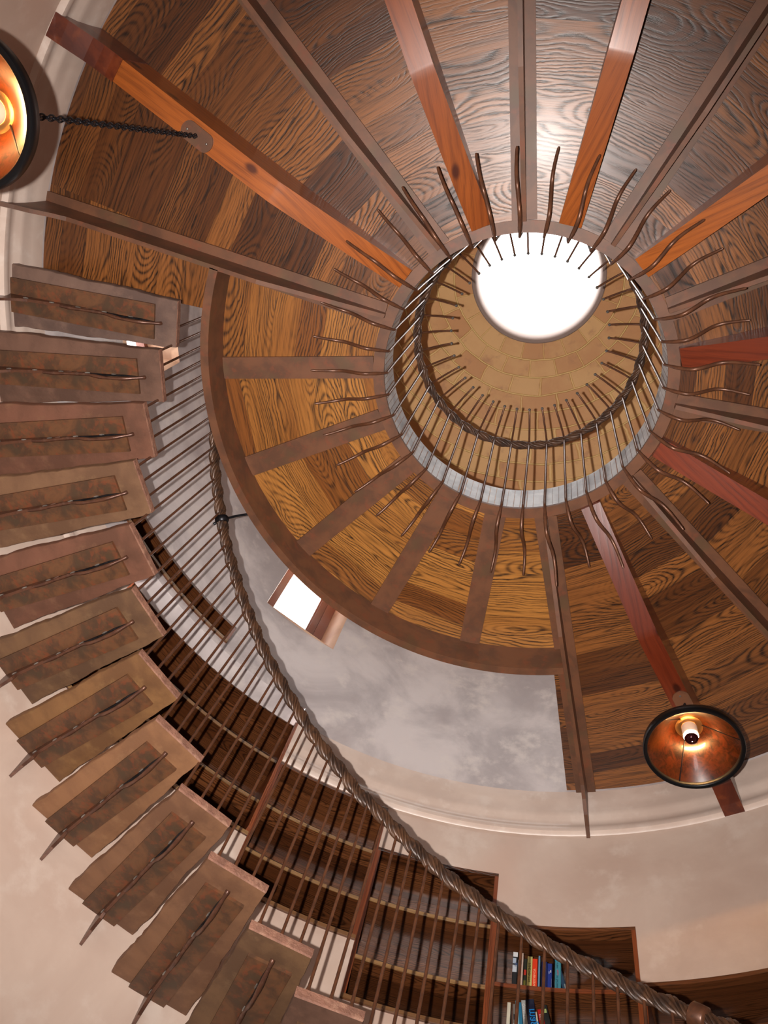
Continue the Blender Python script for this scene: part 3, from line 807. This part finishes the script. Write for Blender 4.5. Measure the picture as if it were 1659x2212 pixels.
book(ax_(1224.5), .020, .14, ZS, S(34,66,92), 'dark blue book leaning left at the end of the books', lean=-14., deco=[(.1, .4, .1, .4, S(130,140,140))])
ZL = 2.442
book(ax_(1103), .016, .255, ZL, S(220,216,196), 'ivory book on the lower shelf against the side panel', dep=.16)
book(ax_(1122), .013, .250, ZL, S(120,116,110), 'grey book with broken black pattern, leaning, lower shelf', lean=-4., dep=.16, deco=[(.1, .3, 0, 1, S(30,30,34)), (.5, .62, 0, 1, S(220,220,220)), (.7, .8, 0, .8, S(40,40,44))])
book(ax_(1130), .014, .268, ZL, S(128,186,204), 'pale blue book leaning left on the lower shelf', lean=-5., dep=.16)
book(ax_(1138), .016, .262, ZL, S(34,120,160), 'teal book leaning left beside the pale blue one', lean=-6., dep=.16)
book(ax_(1149), .020, .275, ZL, S(176,180,178), 'silver grey book leaning left with white lettering', lean=-7., dep=.16, txt=[('QUALITY', .018, .80, 0., WH)])
book(ax_(1165), .038, .282, ZL, S(14,24,52), 'thick navy book with big light blue letters', lean=-8., dep=.16, txt=[('magni', .052, .62, .0, S(20,140,220))])
book(ax_(1177), .010, .225, ZL, S(214,208,186), 'thin cream book right of the thick navy one', lean=-9., dep=.16)
book(ax_(1190), .022, .240, ZL, S(186,34,30), 'red book with white lettering on the lower shelf', lean=-11., dep=.16, txt=[('ECONOMY', .015, .74, 0., WH)])
book(ax_(1203), .026, .262, ZL, S(26,34,36), 'black book with a pale green dot, last on the lower shelf', lean=-12., dep=.16, deco=[(.86, .93, .25, .75, S(170,190,120))])

# ------------------------------------------------------------------ pendant lamps
def lamp(a, r, zr, rad, lab, beamz, turn, hang):
    C = P(r, a, 0); cx, cy = C.x, C.y; HG = P(hang[0], hang[1], 0)
    root = thing('pendant_lamp', lab, 'lamp', (cx, cy, zr), R_(turn), 'cone shade pendant lamps')
    H = rad*.78; rt = rad*.27
    obj('shade', lathe([(rad-.006, zr+.012), (rad*.80, zr+H*.27), (rt, zr+H), (rt-.002, zr+H+.003), (rad*.80+.003, zr+H*.27+.003), (rad-.003, zr+.015)], n=72, cx=cx, cy=cy), M['mica'], root, smooth=60, label='amber mica cone')
    obj('rim', lathe([(rad-.014, zr+.020), (rad-.014, zr+.002), (rad-.009, zr-.003), (rad+.004, zr-.003), (rad+.007, zr+.004), (rad+.004, zr+.036), (rad-.002, zr+.04)], n=72, cx=cx, cy=cy), M['black'], root, smooth=60, label='black metal rim')
    for q in range(3):
        b = R_(turn + q*120)
        p0 = Vector((cx+(rad-.012)*cos(b), cy+(rad-.012)*sin(b), zr+.014)); p1 = Vector((cx+rt*cos(b), cy+rt*sin(b), zr+H-.004))
        obj('seam', tube([p0, p1], .003, 6), M['dkiron'], root, label='thin dark seam')
    obj('cap', lathe([(.001, zr+H+.035), (.02, zr+H+.03), (rt+.006, zr+H+.006), (rt+.006, zr+H-.004), (rt-.004, zr+H-.006), (.001, zr+H-.008)], n=40, cx=cx, cy=cy), M['brass'], root, smooth=50, label='domed metal cap')
    sk_ = obj('socket', lathe([(.036, zr+H-.008), (.036, zr+H*.62), (.033, zr+H*.60), (.030, zr+H*.62), (.030, zr+H-.008)], n=32, cx=cx, cy=cy), M['socket'], root, smooth=50, label='pale socket cup')
    bz = zr+H*.56
    bl = obj('bulb', lathe([(.013, bz+.05), (.02, bz+.034), (.030, bz+.018), (.0345, bz), (.032, bz-.014), (.026, bz-.024)], n=32, cx=cx, cy=cy), plain('lit_bulb', (1., .75, .45), .3, 0., (1., .55, .2), LAMP_E[0]), root, smooth=60, label='lit bulb')
    obj('bulb_tip', lathe([(.0325, bz-.013), (.027, bz-.025), (.015, bz-.034), (.001, bz-.038)], n=32, cx=cx, cy=cy), M['bulbtip'], bl, root=root, smooth=60, label='dark mirrored bulb end')
    # chain and ceiling plate
    links = []; z = zr+H+.03; i = 0; pitch = .026
    while z < beamz-.03:
        ang = (i % 2)*pi/2 + .35
        ex = Vector((cos(ang), sin(ang), 0)); pts = []
        for t in range(12):
            th = 2*pi*t/12; tt_ = (z-zr-H)/(beamz-zr-H); pts.append(Vector((cx+(HG.x-cx)*tt_, cy+(HG.y-cy)*tt_, z+.014)) + ex*.009*cos(th) + UPV*.0185*sin(th))
        pts += pts[:2]; links.append(tube(pts, .0031, 6, caps=False)); z += pitch; i += 1
    obj('chain', join(links), M['dkiron'], root, smooth=60, label='black link chain')
    cx, cy = HG.x, HG.y
    e = P(1, hang[1], 0); y = Vector((-e.y, e.x, 0)); V = []; n = 20
    for sgn in (0, 1):
        for t in range(n*2):
            th = 2*pi*t/(n*2); ox = cos(th)*.034 + (.042 if cos(th) > 0 else -.042); V.append(Vector((cx, cy, beamz-.001-.007*(1-sgn))) + e*ox + y*sin(th)*.041)
    m = 2*n; F = [tuple(range(m)), tuple(range(2*m-1, m-1, -1))] + [(i, i+m, (i+1) % m + m, (i+1) % m) for i in range(m)]
    pl = obj('ceiling_plate', (V, F), M['steel'], root, label='oblong mounting plate')
    for sx in (-.05, .05):
        c = Vector((cx, cy, beamz-.009)) + e*sx
        obj('screw', lathe([(.001, c.z-.003), (.004, c.z-.002), (.0055, c.z+.001)], n=12, cx=c.x, cy=c.y), M['ringiron'], pl, root=root, label='bright screw')
    obj('hook', tube([Vector((cx, cy, beamz-.035)), Vector((cx, cy, beamz-.006))], .005, 8), M['dkiron'], root)
LAMP_E = [260.]
lamp(59.45, 1.786, 3.37, .219, 'amber cone pendant lamp hung short from the dark red timber at lower right', 3.738, 100., (1.792, 59.45))
LAMP_E = [600.]
lamp(-142.52, 1.8095, 2.185, .200, 'amber cone pendant lamp at the left edge on a long black chain', 3.738, 40., (1.765, -143.6))

# ------------------------------------------------------------------ camera
f_px = 1839.; vp = (1209.9, 310.5); pp = (829.5, 1106.)
zc = Vector(((vp[0]-pp[0])/f_px, (vp[1]-pp[1])/f_px, 1.)).normalized()   # world up seen in camera axes (x right, y down, z ahead)
xw = Vector((1, 0, 0)); xw = (xw - zc*xw.dot(zc)).normalized(); yw = zc.cross(xw)
# rows: world coordinates of the camera axes
right = Vector((xw.x, yw.x, zc.x)); down = Vector((xw.y, yw.y, zc.y)); fwd = Vector((xw.z, yw.z, zc.z))
cam = bpy.data.cameras.new('camera'); co = bpy.data.objects.new('camera', cam); COL.objects.link(co)
co.matrix_world = Matrix(((right.x, -down.x, -fwd.x, .0964), (right.y, -down.y, -fwd.y, -1.0192), (right.z, -down.z, -fwd.z, 0.), (0, 0, 0, 1)))
cam.sensor_fit = 'VERTICAL'; cam.sensor_height = 24.; cam.lens = 24.*f_px/2212.; cam.clip_start = .02
SC.camera = co

# ------------------------------------------------------------------ light
CAMP = Vector((.0964, -1.0192, 0.))
# the camera's own flash, mounted left of the lens
fl = bpy.data.lights.new('camera_flash', 'SPOT'); fl.energy = 900.; fl.spot_size = R_(98); fl.spot_blend = 1.; fl.shadow_soft_size = .012; fl.color = (1., .93, .88)
fo = bpy.data.objects.new('camera_flash', fl); COL.objects.link(fo)
fo.matrix_world = co.matrix_world.copy(); fo.location = CAMP - right*.12 - fwd*.0
# daylight
wld = bpy.data.worlds.new('sky'); SC.world = wld; wld.use_nodes = True
bg = wld.node_tree.nodes['Background']; bg.inputs[0].default_value = (1., .985, .98, 1.); bg.inputs[1].default_value = 10.
def portal(loc, direction, sx, sy):
    L = bpy.data.lights.new('portal', 'AREA'); L.shape = 'RECTANGLE'; L.size = sx; L.size_y = sy; L.cycles.is_portal = True
    o = bpy.data.objects.new('sky_portal', L); COL.objects.link(o); o.location = loc
    o.rotation_euler = Vector(direction).to_track_quat('-Z', 'Y').to_euler()
portal((0, 0, 7.85), (0, 0, -1), 1.1, 1.1)
for a0, a1, z0, z1 in WIN.values():
    am = (a0+a1)/2; portal(P(3.0, am, (z0+z1)/2), -P(1, am, 0), .7, z1-z0)
portal(P(R_W+.15, -90, (lz0+lz1)/2), -P(1, -90, 0), 2.0, lz1-lz0)  # sky light through the added window behind the camera

SC.view_settings.view_transform = 'Standard'; SC.view_settings.look = 'None'; SC.view_settings.gamma = 1.
SC.view_settings.exposure = 0.; SC.view_settings.use_curve_mapping = False
